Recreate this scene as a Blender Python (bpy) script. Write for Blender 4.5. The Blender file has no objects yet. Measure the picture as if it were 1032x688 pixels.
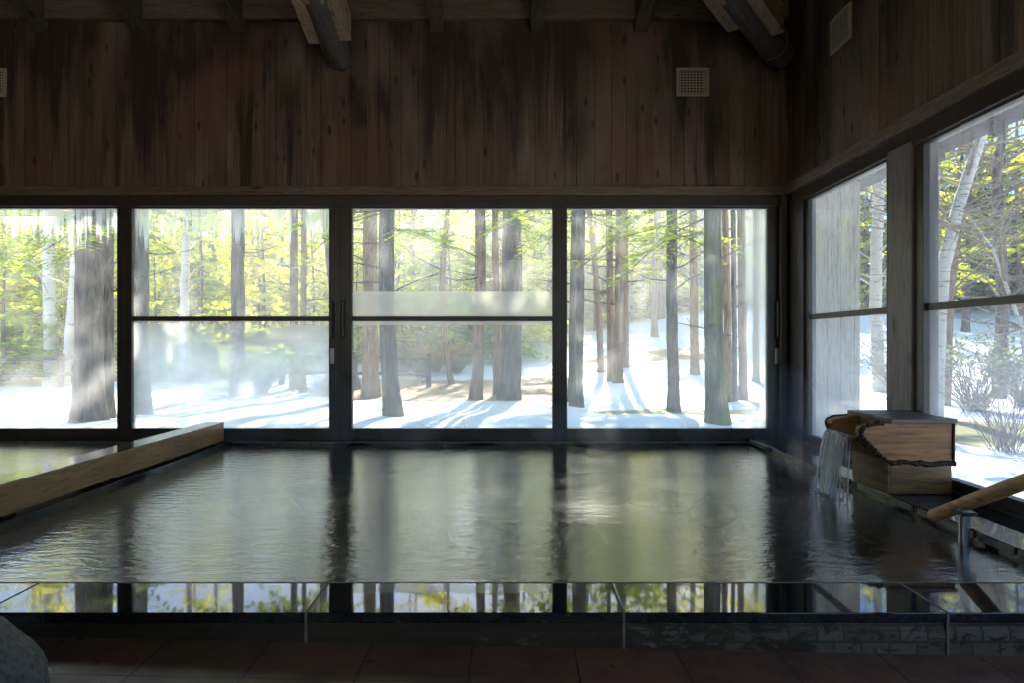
import bpy, bmesh, math, random
from mathutils import Vector, noise as mnoise
random.seed(7)
SC = bpy.context.scene
COL = SC.collection
E = 0.97; F = 640.0; YW = 5.2; XR = 2.25
WZ = 0.135                       # pool water level

# ------------------------------------------------------------------ materials
def mat(name):
    m = bpy.data.materials.new(name); m.use_nodes = True
    nt = m.node_tree; nt.nodes.clear()
    out = nt.nodes.new('ShaderNodeOutputMaterial')
    return m, nt, out
def N(nt, typ, **kw):
    n = nt.nodes.new(typ)
    for k, v in kw.items():
        if k in n.inputs.keys() if isinstance(k, str) else False: n.inputs[k].default_value = v
        else: setattr(n, k, v)
    return n
def L(nt, a, b): nt.links.new(a, b)
def coords(nt, scale=(1, 1, 1), kind='Object', rot=(0, 0, 0), loc=(0, 0, 0)):
    tc = nt.nodes.new('ShaderNodeTexCoord'); mp = nt.nodes.new('ShaderNodeMapping')
    mp.inputs['Scale'].default_value = scale; mp.inputs['Rotation'].default_value = rot; mp.inputs['Location'].default_value = loc
    L(nt, tc.outputs[kind], mp.inputs['Vector']); return mp.outputs[0]
def noise(nt, vec, scale, detail=4, rough=.55, dist=0):
    n = nt.nodes.new('ShaderNodeTexNoise'); n.inputs['Scale'].default_value = scale
    n.inputs['Detail'].default_value = detail; n.inputs['Roughness'].default_value = rough
    n.inputs['Distortion'].default_value = dist
    L(nt, vec, n.inputs['Vector']); return n.outputs[0]
def ramp(nt, fac, stops):
    r = nt.nodes.new('ShaderNodeValToRGB'); cr = r.color_ramp
    while len(cr.elements) < len(stops): cr.elements.new(.5)
    for e, (p, c) in zip(cr.elements, stops):
        e.position = p; e.color = (c, c, c, 1) if not isinstance(c, tuple) else (*c, 1)
    L(nt, fac, r.inputs[0]); return r.outputs[0]
def mixc(nt, fac, a, b, mode='MIX'):
    m = nt.nodes.new('ShaderNodeMix'); m.data_type = 'RGBA'; m.blend_type = mode
    for s, v in ((0, fac), (6, a), (7, b)):
        if hasattr(v, 'is_output') or hasattr(v, 'links'): L(nt, v, m.inputs[s])
        else: m.inputs[s].default_value = v if not isinstance(v, tuple) else (*v, 1)
    return m.outputs[2]
def math_(nt, op, a, b=None, clamp=False):
    m = nt.nodes.new('ShaderNodeMath'); m.operation = op; m.use_clamp = clamp
    for i, v in enumerate((a, b)):
        if v is None: continue
        if hasattr(v, 'links'): L(nt, v, m.inputs[i])
        else: m.inputs[i].default_value = v
    return m.outputs[0]
def bump(nt, h, strength=.3, dist=.01, normal=None):
    b = nt.nodes.new('ShaderNodeBump'); b.inputs['Strength'].default_value = strength; b.inputs['Distance'].default_value = dist
    L(nt, h, b.inputs['Height'])
    if normal: L(nt, normal, b.inputs['Normal'])
    return b.outputs[0]
def principled(nt, out, color, rough=.6, spec=.5, normal=None, ior=1.5, metal=0):
    p = nt.nodes.new('ShaderNodeBsdfPrincipled')
    for k, v in (('Base Color', color), ('Roughness', rough), ('Specular IOR Level', spec), ('IOR', ior), ('Metallic', metal)):
        if hasattr(v, 'links'): L(nt, v, p.inputs[k])
        else: p.inputs[k].default_value = v if not isinstance(v, tuple) else (*v, 1)
    if normal: L(nt, normal, p.inputs['Normal'])
    if out: L(nt, p.outputs[0], out.inputs[0])
    return p

def wood(name, c1, c2, along='X', rough=.55, scale=1.0, spec=.4, knots=True, wet=False, grey=None):
    m, nt, out = mat(name)
    s = {'X': (1.2, 14, 14), 'Y': (14, 1.2, 14), 'Z': (14, 14, 1.2)}[along]
    v = coords(nt, tuple(k * scale for k in s))
    n1 = noise(nt, v, 1.5, 6, .6, .6); n2 = noise(nt, v, 6, 4, .7)
    col = mixc(nt, ramp(nt, n1, [(.3, 0.), (.7, 1.)]), c1, c2)
    col = mixc(nt, ramp(nt, n2, [(.35, .75), (.5, .0)]), col, tuple(k * .35 for k in c1))
    v2 = coords(nt, (3, 3, 3)); n3 = noise(nt, v2, 1.0, 3)
    if grey: col = mixc(nt, ramp(nt, n3, [(.4, 0.), (.65, .8)]), col, grey)
    if knots:
        kv = coords(nt, {'X': (2.5, 7, 7), 'Y': (7, 2.5, 7), 'Z': (7, 7, 2.5)}[along])
        vo = nt.nodes.new('ShaderNodeTexVoronoi'); vo.inputs['Scale'].default_value = 1.0; L(nt, kv, vo.inputs['Vector'])
        col = mixc(nt, ramp(nt, vo.outputs['Distance'], [(.07, .85), (.16, 0.)]), col, tuple(k * .2 for k in c1))
    nb = bump(nt, n2, .35, .004)
    principled(nt, out, col, rough, spec, nb)
    return m

def wall_wood():
    m, nt, out = mat('aged_wall_planks')
    at = nt.nodes.new('ShaderNodeAttribute'); at.attribute_name = 'plank'
    v = coords(nt, (22, 22, 1.1)); n1 = noise(nt, v, 1.4, 6, .65, .8); n2 = noise(nt, v, 5, 4, .7)
    base = mixc(nt, at.outputs['Fac'], (.104, .066, .032), (.180, .122, .066))
    col = mixc(nt, ramp(nt, n1, [(.36, .75), (.62, 0.)]), base, (.06, .031, .015))
    # damp streaks running down from the top of the wall
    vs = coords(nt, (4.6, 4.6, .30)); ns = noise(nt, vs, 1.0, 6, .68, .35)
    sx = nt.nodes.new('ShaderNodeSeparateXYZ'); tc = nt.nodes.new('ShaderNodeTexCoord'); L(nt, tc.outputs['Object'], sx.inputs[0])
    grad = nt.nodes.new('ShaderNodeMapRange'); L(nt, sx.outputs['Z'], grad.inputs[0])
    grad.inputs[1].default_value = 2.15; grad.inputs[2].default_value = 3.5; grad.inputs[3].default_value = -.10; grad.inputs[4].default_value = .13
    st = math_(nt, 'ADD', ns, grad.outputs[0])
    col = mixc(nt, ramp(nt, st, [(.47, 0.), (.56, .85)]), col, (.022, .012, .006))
    ng = noise(nt, coords(nt, (2.1, 2.1, .6), loc=(5, 2, 1)), 1.3, 4)
    col = mixc(nt, ramp(nt, ng, [(.5, 0.), (.68, .55)]), col, (.21, .155, .098))
    nr = noise(nt, coords(nt, (1.1, 1.1, .7), loc=(9, 4, 3)), 1.3, 3)
    col = mixc(nt, ramp(nt, nr, [(.54, 0.), (.68, .6)]), col, (.16, .080, .032))
    # plank joints
    kv = coords(nt, (9, 9, 3.2)); vo = nt.nodes.new('ShaderNodeTexVoronoi'); vo.inputs['Scale'].default_value = 1; L(nt, kv, vo.inputs['Vector'])
    col = mixc(nt, ramp(nt, vo.outputs['Distance'], [(.08, .8), (.17, 0.)]), col, (.012, .006, .003))
    principled(nt, out, col, .62, .35, bump(nt, n2, .3, .004))
    return m

def plain(name, c, rough=.5, spec=.5, metal=0, nscale=20, var=.25, bmp=.1):
    m, nt, out = mat(name)
    n = noise(nt, coords(nt), nscale, 4)
    col = mixc(nt, ramp(nt, n, [(.3, 0.), (.7, 1.)]), tuple(k * (1 - var) for k in c), tuple(min(1, k * (1 + var)) for k in c))
    principled(nt, out, col, rough, spec, bump(nt, n, bmp, .003), metal=metal)
    return m

def bark(name, c1, c2, moss=0):
    m, nt, out = mat(name)
    v = coords(nt, (16, 16, 2.6)); n = noise(nt, v, 1.2, 6, .65, .5)
    col = mixc(nt, ramp(nt, n, [(.35, 0.), (.62, 1.)]), c1, c2)
    if moss:
        n2 = noise(nt, coords(nt, (3, 3, .8)), 1.6, 4)
        col = mixc(nt, ramp(nt, n2, [(.45, 0.), (.62, moss)]), col, (.13, .15, .03))
    principled(nt, out, col, .9, .1, bump(nt, n, 1.0, .05))
    return m
def birch_mat():
    m, nt, out = mat('birch_bark')
    v = coords(nt, (2.2, 2.2, 11)); n = noise(nt, v, 1.6, 5, .6, .3)
    col = mixc(nt, ramp(nt, n, [(.56, 0.), (.66, .85)]), (.54, .49, .42), (.10, .07, .05))
    n2 = noise(nt, coords(nt, (2, 2, .7)), 1.2, 3)
    col = mixc(nt, ramp(nt, n2, [(.45, 0.), (.7, .45)]), col, (.42, .33, .24))
    principled(nt, out, col, .8, .15, bump(nt, n, .3, .01))
    return m
def foliage(name, c1, c2, trans=.55):
    m, nt, out = mat(name)
    n = noise(nt, coords(nt, (1, 1, 1), 'Object'), 1.1, 5, .7)
    col = mixc(nt, ramp(nt, n, [(.38, 0.), (.62, 1.)]), c1, c2)
    d = nt.nodes.new('ShaderNodeBsdfDiffuse'); t = nt.nodes.new('ShaderNodeBsdfTranslucent')
    L(nt, col, d.inputs[0]); L(nt, mixc(nt, 1.0, col, (1.25, 1.2, .6), 'MULTIPLY'), t.inputs[0])
    mx = nt.nodes.new('ShaderNodeMixShader'); mx.inputs[0].default_value = trans
    L(nt, d.outputs[0], mx.inputs[1]); L(nt, t.outputs[0], mx.inputs[2]); L(nt, mx.outputs[0], out.inputs[0])
    return m

M = {}
M['wall'] = wall_wood()
M['trimwood'] = wood('pale_ledge_wood', (.105, .062, .032), (.175, .125, .078), 'X', .6)
M['trimwood_y'] = wood('pale_ledge_wood_side', (.115, .070, .037), (.185, .135, .085), 'Y', .6)
M['rafter'] = wood('rafter_wood', (.050, .033, .020), (.105, .075, .047), 'Y', .6)
M['plate'] = wood('plate_beam_wood', (.105, .070, .040), (.165, .120, .072), 'X', .6)
M['log'] = wood('log_brace_wood', (.062, .045, .034), (.115, .088, .066), 'Y', .6)
M['palewood'] = wood('pale_plank_wood', (.24, .155, .078), (.33, .225, .12), 'Y', .55)
M['roof'] = wood('roof_board_wood', (.045, .028, .016), (.09, .06, .034), 'Y', .7)
M['frame'] = plain('dark_window_frame', (.036, .021, .012), .38, .5, 0, 6, .3)
M['post'] = wood('corner_post_wood', (.055, .036, .023), (.105, .072, .048), 'Z', .6)
M['lite_post'] = wood('faded_mullion_wood', (.15, .12, .10), (.24, .19, .165), 'Z', .5)
M['metal'] = plain('brushed_steel', (.35, .35, .34), .35, .5, .9, 40, .1)
M['darkmetal'] = plain('dark_handle_metal', (.05, .045, .04), .35, .5, .6, 30, .2)
M['latch'] = plain('pale_latch_plate', (.50, .47, .40), .4, .5, .2, 30, .1)
M['vent'] = plain('cream_vent_plastic', (.36, .31, .19), .5, .4, 0, 30, .12)
M['void'] = plain('vent_shadow_box', (.003, .003, .002), .9, .1)
M['beam'] = wood('divider_beam_wood', (.22, .105, .032), (.38, .20, .070), 'Y', .32, spec=.5)
M['spoutwood'] = wood('spout_log_wood', (.17, .060, .011), (.42, .185, .040), 'X', .5)
M['spoutlow'] = wood('spout_wet_wood', (.10, .043, .011), (.30, .145, .036), 'X', .35, 1.3)
M['spoutend'] = wood('spout_rough_wood', (.17, .105, .048), (.30, .20, .10), 'Y', .6, 1.4, knots=False)
M['bark_edge'] = plain('burnt_bark_edge', (.035, .018, .009), .75, .3, 0, 60, .6, .8)
M['cap'] = wood('grey_cap_board', (.085, .062, .045), (.15, .115, .085), 'X', .45, knots=False)
M['railwood'] = wood('handrail_wood', (.50, .27, .115), (.66, .39, .18), 'Y', .5, .6)
M['stone_rock'] = plain('dark_boulder_stone', (.10, .09, .078), .8, .3, 0, 55, .5, 1.0)
M['glowstone'] = plain('warm_glow_stone', (.75, .40, .16), .8, .2, 0, 12, .3, .5)  # orange of the pool's warm glows put into the stone colour
M['basin'] = plain('basin_stone', (.075, .075, .045), .8, .2, 0, 7, .3, .4)
M['bark1'] = bark('grey_brown_bark', (.060, .045, .036), (.20, .155, .12))
M['bark2'] = bark('tan_bark', (.12, .075, .045), (.34, .23, .15))
M['bark3'] = bark('mossy_bark', (.055, .045, .035), (.19, .15, .11), .75)
M['birch'] = birch_mat()
M['twig'] = plain('bare_twig', (.22, .17, .12), .9, .1)
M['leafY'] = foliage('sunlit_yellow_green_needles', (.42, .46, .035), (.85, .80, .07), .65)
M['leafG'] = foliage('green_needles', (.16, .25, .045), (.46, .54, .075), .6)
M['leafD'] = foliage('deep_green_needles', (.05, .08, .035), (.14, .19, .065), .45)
M['leafS'] = foliage('pale_shrub_leaf', (.12, .16, .10), (.28, .33, .20), .4)
M['leafO'] = foliage('dry_orange_leaf', (.30, .17, .04), (.45, .36, .07), .5)
M['ext'] = wood('exterior_pale_boards', (.36, .30, .20), (.48, .41, .29), 'Z', .7, knots=False)
M['fence'] = plain('weathered_fence_wood', (.11, .085, .065), .9, .1)
M['wire'] = plain('grey_wire', (.25, .25, .25), .4, .5, .6)

def stone_coping():
    m, nt, out = mat('polished_wet_stone')
    n = noise(nt, coords(nt), 60, 3)
    col = mixc(nt, n, (.006, .006, .007), (.020, .020, .019))
    big = noise(nt, coords(nt), 5.0, 2)
    principled(nt, out, col, .035, .42, bump(nt, big, .035, .004))
    return m
M['coping'] = stone_coping()
def riser_mat():
    m, nt, out = mat('wet_riser_tiles')
    v = coords(nt)
    tc = nt.nodes.new('ShaderNodeTexCoord'); sx = nt.nodes.new('ShaderNodeSeparateXYZ'); L(nt, tc.outputs['Object'], sx.inputs[0])
    cb = nt.nodes.new('ShaderNodeCombineXYZ'); L(nt, sx.outputs['X'], cb.inputs[0]); L(nt, sx.outputs['Z'], cb.inputs[1])
    br = nt.nodes.new('ShaderNodeTexBrick'); L(nt, cb.outputs[0], br.inputs['Vector'])
    br.inputs['Scale'].default_value = 1; br.inputs['Brick Width'].default_value = .085; br.inputs['Row Height'].default_value = .048
    br.inputs['Mortar Size'].default_value = .006; br.inputs['Mortar Smooth'].default_value = .6; br.offset = .37
    br.inputs['Color1'].default_value = (1, 1, 1, 1); br.inputs['Color2'].default_value = (.4, .4, .4, 1); br.inputs['Mortar'].default_value = (.15, .15, .15, 1)
    n = noise(nt, coords(nt, (9, 9, 18)), 1.2, 5, .7, 1.0)
    gx = nt.nodes.new('ShaderNodeMapRange'); L(nt, sx.outputs['X'], gx.inputs[0])
    gx.inputs[1].default_value = -.2; gx.inputs[2].default_value = 1.2; gx.inputs[3].default_value = -.14; gx.inputs[4].default_value = .10
    patch = ramp(nt, math_(nt, 'ADD', n, gx.outputs[0]), [(.50, 0.), (.56, 1.)])
    fac = math_(nt, 'MULTIPLY', patch, br.outputs['Color'])
    base = mixc(nt, n, (.016, .012, .007), (.060, .045, .026))
    col = mixc(nt, fac, base, (.17, .145, .115))
    principled(nt, out, col, .3, .5, bump(nt, n, .3, .003))
    return m
M['riser'] = riser_mat()
M['grout'] = plain('pale_grout', (.17, .15, .12), .7, .3)
def floor_mat():
    m, nt, out = mat('red_brown_floor_tiles')
    v = coords(nt, (1, 1, 1), loc=(.43 - .31 * 4, -1.74, 0))
    br = nt.nodes.new('ShaderNodeTexBrick'); L(nt, v, br.inputs['Vector']); br.offset = 0.0
    br.inputs['Scale'].default_value = 1; br.inputs['Brick Width'].default_value = .31; br.inputs['Row Height'].default_value = .31
    br.inputs['Mortar Size'].default_value = .0035; br.inputs['Mortar Smooth'].default_value = .2
    br.inputs['Color1'].default_value = (.24, .105, .055, 1); br.inputs['Color2'].default_value = (.17, .078, .042, 1); br.inputs['Mortar'].default_value = (.02, .014, .010, 1)
    n = noise(nt, coords(nt), 9, 5)
    col = mixc(nt, ramp(nt, n, [(.4, 0.), (.65, .6)]), br.outputs['Color'], (.10, .05, .03))
    principled(nt, out, col, ramp(nt, n, [(.3, .25), (.7, .5)]), .45, bump(nt, noise(nt, coords(nt), 120, 2), .25, .003))
    return m
M['floor'] = floor_mat()

def water_mat(name, body, clear=.45, streak=True):
    m, nt, out = mat(name)
    v = coords(nt, (1.0, 2.6, 1))
    n1 = noise(nt, v, 9, 3, .6, .5); n2 = noise(nt, coords(nt, (1, 1.8, 1)), 34, 2, .5)
    # calmer water far from the spout
    h = math_(nt, 'ADD', n1, math_(nt, 'MULTIPLY', n2, .35))
    nb = bump(nt, h, .4, .0075)
    g = nt.nodes.new('ShaderNodeBsdfGlossy'); g.inputs['Roughness'].default_value = .13; L(nt, nb, g.inputs['Normal'])
    g.inputs[0].default_value = (1, 1, 1, 1)
    d = nt.nodes.new('ShaderNodeBsdfDiffuse'); d.inputs[0].default_value = (*body, 1)
    t = nt.nodes.new('ShaderNodeBsdfTransparent'); t.inputs[0].default_value = (.80, .86, .66, 1)
    mx = nt.nodes.new('ShaderNodeMixShader'); mx.inputs[0].default_value = clear
    L(nt, d.outputs[0], mx.inputs[1]); L(nt, t.outputs[0], mx.inputs[2])
    fr = nt.nodes.new('ShaderNodeFresnel'); fr.inputs[0].default_value = 1.72
    mf = nt.nodes.new('ShaderNodeMixShader'); L(nt, fr.outputs[0], mf.inputs[0])
    L(nt, mx.outputs[0], mf.inputs[1]); L(nt, g.outputs[0], mf.inputs[2]); L(nt, mf.outputs[0], out.inputs[0])
    return m
M['water'] = water_mat('hot_spring_water', (.018, .020, .013), .38)

def glass_mat(name, base, low, streak, right=0.0, xr=0, seed=0, tint=(.95, .97, .96)):
    """clear pane with condensation: base haze, denser low half, drips at the top, dense right end"""
    m, nt, out = mat(name)
    tc = nt.nodes.new('ShaderNodeTexCoord'); sx = nt.nodes.new('ShaderNodeSeparateXYZ'); L(nt, tc.outputs['Object'], sx.inputs[0])
    def rng(sock, a, b, c, d):
        r = nt.nodes.new('ShaderNodeMapRange'); r.interpolation_type = 'SMOOTHSTEP'; L(nt, sock, r.inputs[0])
        for i, k in enumerate((a, b, c, d)): r.inputs[i + 1].default_value = k
        return r.outputs[0]
    n = noise(nt, coords(nt, (1, 1, 1), loc=(seed, seed, 0)), 1.6, 4, .6)
    nn = ramp(nt, n, [(.3, .35), (.7, 1.)])
    f = math_(nt, 'MULTIPLY', rng(sx.outputs['Z'], 1.25, .75, 0, low), nn)
    f = math_(nt, 'ADD', f, base)
    ns = noise(nt, coords(nt, (26, 26, .9), loc=(seed, 0, 0)), 1.0, 4, .7)
    dr = math_(nt, 'ADD', ns, rng(sx.outputs['Z'], 1.45, 2.06, -.35, .12))
    f = math_(nt, 'ADD', f, math_(nt, 'MULTIPLY', ramp(nt, dr, [(.46, 0.), (.60, 1.)]), streak))
    if right:
        ns2 = noise(nt, coords(nt, (9, 9, .6), loc=(seed, 0, 0)), 1.0, 3, .6)
        e = math_(nt, 'ADD', rng(sx.outputs['X'], xr - .55, xr - .1, 0, 1), math_(nt, 'MULTIPLY', math_(nt, 'SUBTRACT', ns2, .5), .5))
        f = math_(nt, 'ADD', f, math_(nt, 'MULTIPLY', math_(nt, 'MAXIMUM', e, 0.), right))
    f = math_(nt, 'MINIMUM', f, .93)
    tr = nt.nodes.new('ShaderNodeBsdfTransparent'); tr.inputs[0].default_value = (*tint, 1)
    tl = nt.nodes.new('ShaderNodeBsdfTranslucent'); tl.inputs[0].default_value = (.90, .93, .93, 1)
    mx = nt.nodes.new('ShaderNodeMixShader'); L(nt, f, mx.inputs[0]); L(nt, tr.outputs[0], mx.inputs[1]); L(nt, tl.outputs[0], mx.inputs[2])
    g = nt.nodes.new('ShaderNodeBsdfGlossy'); g.inputs['Roughness'].default_value = .02
    fr = nt.nodes.new('ShaderNodeFresnel'); fr.inputs[0].default_value = 1.45
    mf = nt.nodes.new('ShaderNodeMixShader'); L(nt, fr.outputs[0], mf.inputs[0])
    L(nt, mx.outputs[0], mf.inputs[1]); L(nt, g.outputs[0], mf.inputs[2]); L(nt, mf.outputs[0], out.inputs[0])
    return m

def ground_mat():
    m, nt, out = mat('snow_and_leaf_litter')
    at = nt.nodes.new('ShaderNodeAttribute'); at.attribute_name = 'litter'
    gr = nt.nodes.new('ShaderNodeAttribute'); gr.attribute_name = 'moss'
    n = noise(nt, coords(nt), 2.3, 6, .7); n2 = noise(nt, coords(nt), 14, 4, .7)
    lit = mixc(nt, n2, (.24, .15, .075), (.48, .35, .21))
    grass = mixc(nt, n2, (.13, .13, .04), (.36, .32, .11))
    f = math_(nt, 'ADD', at.outputs['Fac'], math_(nt, 'MULTIPLY', math_(nt, 'SUBTRACT', n, .5), 1.1))
    col = mixc(nt, ramp(nt, f, [(.42, 0.), (.62, 1.)]), (.88, .90, .93), lit)
    f2 = math_(nt, 'ADD', gr.outputs['Fac'], math_(nt, 'MULTIPLY', math_(nt, 'SUBTRACT', n, .5), 1.1))
    col = mixc(nt, ramp(nt, f2, [(.42, 0.), (.62, 1.)]), col, grass)
    principled(nt, out, col, .75, .2, bump(nt, n, .5, .08))
    return m
M['ground'] = ground_mat()
def fall_mat():
    m, nt, out = mat('falling_water_white')
    n = noise(nt, coords(nt, (60, 75, 3)), 1.0, 3)
    d = nt.nodes.new('ShaderNodeBsdfTranslucent'); d.inputs[0].default_value = (.96, .98, .98, 1)
    d2 = nt.nodes.new('ShaderNodeBsdfPrincipled'); d2.inputs['Base Color'].default_value = (.93, .95, .95, 1); d2.inputs['Roughness'].default_value = .2
    a = nt.nodes.new('ShaderNodeMixShader'); a.inputs[0].default_value = .5; L(nt, d.outputs[0], a.inputs[1]); L(nt, d2.outputs[0], a.inputs[2])
    t = nt.nodes.new('ShaderNodeBsdfTransparent')
    mx = nt.nodes.new('ShaderNodeMixShader'); L(nt, ramp(nt, n, [(.40, .12), (.60, .97)]), mx.inputs[0])
    L(nt, t.outputs[0], mx.inputs[1]); L(nt, a.outputs[0], mx.inputs[2]); L(nt, mx.outputs[0], out.inputs[0])
    return m
M['fall'] = fall_mat()

# ------------------------------------------------------------------ mesh helpers
class MB:
    def __init__(s): s.v = []; s.f = []; s.mi = []; s.cur = 0
    def face(s, *idx): s.f.append(idx); s.mi.append(s.cur)
    def box(s, x0, x1, y0, y1, z0, z1):
        b = len(s.v)
        s.v += [(x, y, z) for z in (z0, z1) for y in (y0, y1) for x in (x0, x1)]
        for q in ((0, 2, 3, 1), (4, 5, 7, 6), (0, 1, 5, 4), (2, 6, 7, 3), (0, 4, 6, 2), (1, 3, 7, 5)):
            s.face(*[b + i for i in q])
    def tube(s, pts, rad, n=8, cap=True, jitter=0, sq=False):
        b = len(s.v); K = len(pts); pts = [Vector(p) for p in pts]
        up0 = None
        for i, p in enumerate(pts):
            d = (pts[min(i + 1, K - 1)] - pts[max(i - 1, 0)]).normalized()
            if up0 is None:
                up0 = Vector((1, 0, 0)) if abs(d.x) < .8 else Vector((0, 0, 1))
            a = (up0 - d * up0.dot(d)).normalized(); c = d.cross(a); up0 = a
            r = rad[i] if isinstance(rad, (list, tuple)) else rad
            for k in range(n):
                t = 2 * math.pi * k / n
                rr = r * (1 + (random.uniform(-jitter, jitter) if jitter else 0))
                s.v.append(tuple(p + a * math.cos(t) * rr + c * math.sin(t) * rr))
        for i in range(K - 1):
            for k in range(n):
                k2 = (k + 1) % n
                s.face(b + i * n + k, b + i * n + k2, b + (i + 1) * n + k2, b + (i + 1) * n + k)
        if cap:
            s.face(*[b + k for k in reversed(range(n))]); s.face(*[b + (K - 1) * n + k for k in range(n)])
    def prism_y(s, prof, y0, y1):
        b = len(s.v); n = len(prof)
        s.v += [(x, y0, z) for x, z in prof] + [(x, y1, z) for x, z in prof]
        s.face(*[b + i for i in range(n)]); s.face(*[b + n + i for i in reversed(range(n))])
        for i in range(n):
            j = (i + 1) % n; s.face(b + i, b + n + i, b + n + j, b + j)
    def prism_z(s, prof, z0, z1):
        b = len(s.v); n = len(prof)
        s.v += [(x, y, z0) for x, y in prof] + [(x, y, z1) for x, y in prof]
        s.face(*[b + i for i in range(n)]); s.face(*[b + n + i for i in reversed(range(n))])
        for i in range(n):
            j = (i + 1) % n; s.face(b + i, b + n + i, b + n + j, b + j)
    def tri(s, a, b_, c):
        b = len(s.v); s.v += [tuple(a), tuple(b_), tuple(c)]; s.face(b, b + 1, b + 2)
    def quad(s, a, b_, c, d):
        b = len(s.v); s.v += [tuple(a), tuple(b_), tuple(c), tuple(d)]; s.face(b, b + 1, b + 2, b + 3)
    def build(s, name, mats, parent=None, smooth=False, bevel=0, origin=None, recalc=True):
        me = bpy.data.meshes.new(name)
        o0 = Vector(origin) if origin else Vector((0, 0, 0))
        me.from_pydata([tuple(Vector(v) - o0) for v in s.v] if origin else s.v, [], s.f)
        for m in (mats if isinstance(mats, (list, tuple)) else [mats]): me.materials.append(m)
        me.polygons.foreach_set('material_index', s.mi)
        if recalc or bevel:
            bm = bmesh.new(); bm.from_mesh(me)
            if recalc: bmesh.ops.recalc_face_normals(bm, faces=bm.faces)
            if bevel: bmesh.ops.bevel(bm, geom=[e for e in bm.edges if e.calc_face_angle(0) > .6], offset=bevel, segments=2, profile=.6, affect='EDGES')
            bm.to_mesh(me); bm.free()
        if smooth: me.polygons.foreach_set('use_smooth', [True] * len(me.polygons))
        me.update()
        o = bpy.data.objects.new(name, me); COL.objects.link(o)
        if origin: o.location = o0
        if parent is not None:
            o.parent = parent
            wl = Vector(parent.location); pp = parent.parent
            while pp is not None: wl = wl + pp.location; pp = pp.parent
            o.location = o0 - wl
        return o
def empty(name, loc):
    o = bpy.data.objects.new(name, None); COL.objects.link(o); o.location = loc; o.empty_display_size = .2; return o
def tag(o, label=None, cat=None, group=None, kind=None):
    if label: o['label'] = label
    if cat: o['category'] = cat
    if group: o['group'] = group
    if kind: o['kind'] = kind
    return o
def struct(o, label=None):
    o['kind'] = 'structure'
    if label: o['label'] = label
    return o
def copy_tree(o, parent=None):
    c = o.copy(); COL.objects.link(c)
    if parent is not None: c.parent = parent
    for ch in KIDS.get(o.name, []): copy_tree(ch, c)
    return c
KIDS = {}

# ------------------------------------------------------------------ room shell
def plank_wall(name, axis, a0, a1, z0, z1, pos, thick, sgn):
    """vertical boards; axis 'x' -> wall in XZ at y=pos, axis 'y' -> wall in YZ at x=pos; sgn = direction away from the room"""
    b = MB(); x = a0; val = []
    while x < a1:
        w = random.uniform(.085, .15); e = min(x + w, a1); off = random.uniform(0, .005)
        n0 = len(b.f)
        p0, p1 = sorted((pos + sgn * off, pos + sgn * thick))
        if axis == 'x': b.box(x, e - .003, p0, p1, z0, z1)
        else: b.box(p0, p1, x, e - .003, z0, z1)
        val.append((len(b.f) - n0, random.random())); x = e
    # backing board so no daylight leaks through the joints
    p0, p1 = sorted((pos + sgn * thick * .6, pos + sgn * (thick + .05)))
    n0 = len(b.f)
    if axis == 'x': b.box(a0, a1, p0, p1, z0, z1)
    else: b.box(p0, p1, a0, a1, z0, z1)
    val.append((len(b.f) - n0, 0))
    o = b.build(name, M['wall'], recalc=False)
    at = o.data.attributes.new('plank', 'FLOAT', 'FACE')
    arr = []
    for n, v in val: arr += [v] * n
    at.data.foreach_set('value', arr)
    return struct(o)
XL = -6.0; YF = -2.6
plank_wall('wall_back', 'x', XL, XR + .1, 2.165, 3.80, YW, .06, 1)
plank_wall('wall_right', 'y', YF, YW, 2.165, 3.80, XR, .06, 1)
plank_wall('wall_left', 'y', YF, YW, 0.0, 3.80, XL, .06, -1)
plank_wall('wall_front', 'x', XL, XR + .1, 0.0, .95, YF, .06, -1)
plank_wall('wall_front', 'x', XL, XR + .1, 2.7, 3.80, YF, .06, -1)
for x_ in (XL, -3.4, -.9, 1.75): plank_wall('wall_front', 'x', x_, x_ + .45, .95, 2.7, YF, .06, -1)  # piers between openings added to let light into the room
# wall below the sills
b = MB(); b.box(XL, XR + .15, YW + .001, YW + .16, -.5, .15); struct(b.build('wall_back', M['basin']))
b = MB(); b.box(XR + .001, XR + .16, YF, YW, -.5, .15); struct(b.build('wall_right', M['basin']))

# hip roof: slopes over back and right wall, .35 rise, with eaves outside
b = MB(); S = .35; zr = 3.80; ov = 1.1
def rz(d): return zr + S * d
ridge_d = 3.4
pts = dict(a=(XL, YW + ov, rz(-ov)), b=(XR + .6, YW + ov, rz(-ov)), c=(XR + .6, YW + .6, rz(-.6)), )
for dz in (0, .12):
    pass
def slab(b, quadpts, t):
    k = len(b.v); n = len(quadpts)
    b.v += [tuple(p) for p in quadpts] + [(p[0], p[1], p[2] + t) for p in quadpts]
    b.face(*[k + i for i in range(n)]); b.face(*[k + n + i for i in reversed(range(n))])
    for i in range(n):
        j = (i + 1) % n; b.face(k + i, k + n + i, k + n + j, k + j)
o1 = .55
slab(b, [(XL - o1, YW + o1, rz(-o1)), (XR + o1, YW + o1, rz(-o1)), (XR - ridge_d, YW - ridge_d, rz(ridge_d)), (XL - o1, YW - ridge_d, rz(ridge_d))], .12)
slab(b, [(XR + o1, YW + o1, rz(-o1)), (XR + o1, YF - o1, rz(-o1)), (XR - ridge_d, YF - o1, rz(ridge_d)), (XR - ridge_d, YW - ridge_d, rz(ridge_d))], .12)
slab(b, [(XR - ridge_d, YW - ridge_d, rz(ridge_d)), (XR - ridge_d, YF - o1, rz(ridge_d)), (XL - o1, YF - o1, rz(ridge_d)), (XL - o1, YW - ridge_d, rz(ridge_d))], .12)
struct(b.build('ceiling', M['roof'], recalc=True))
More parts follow.
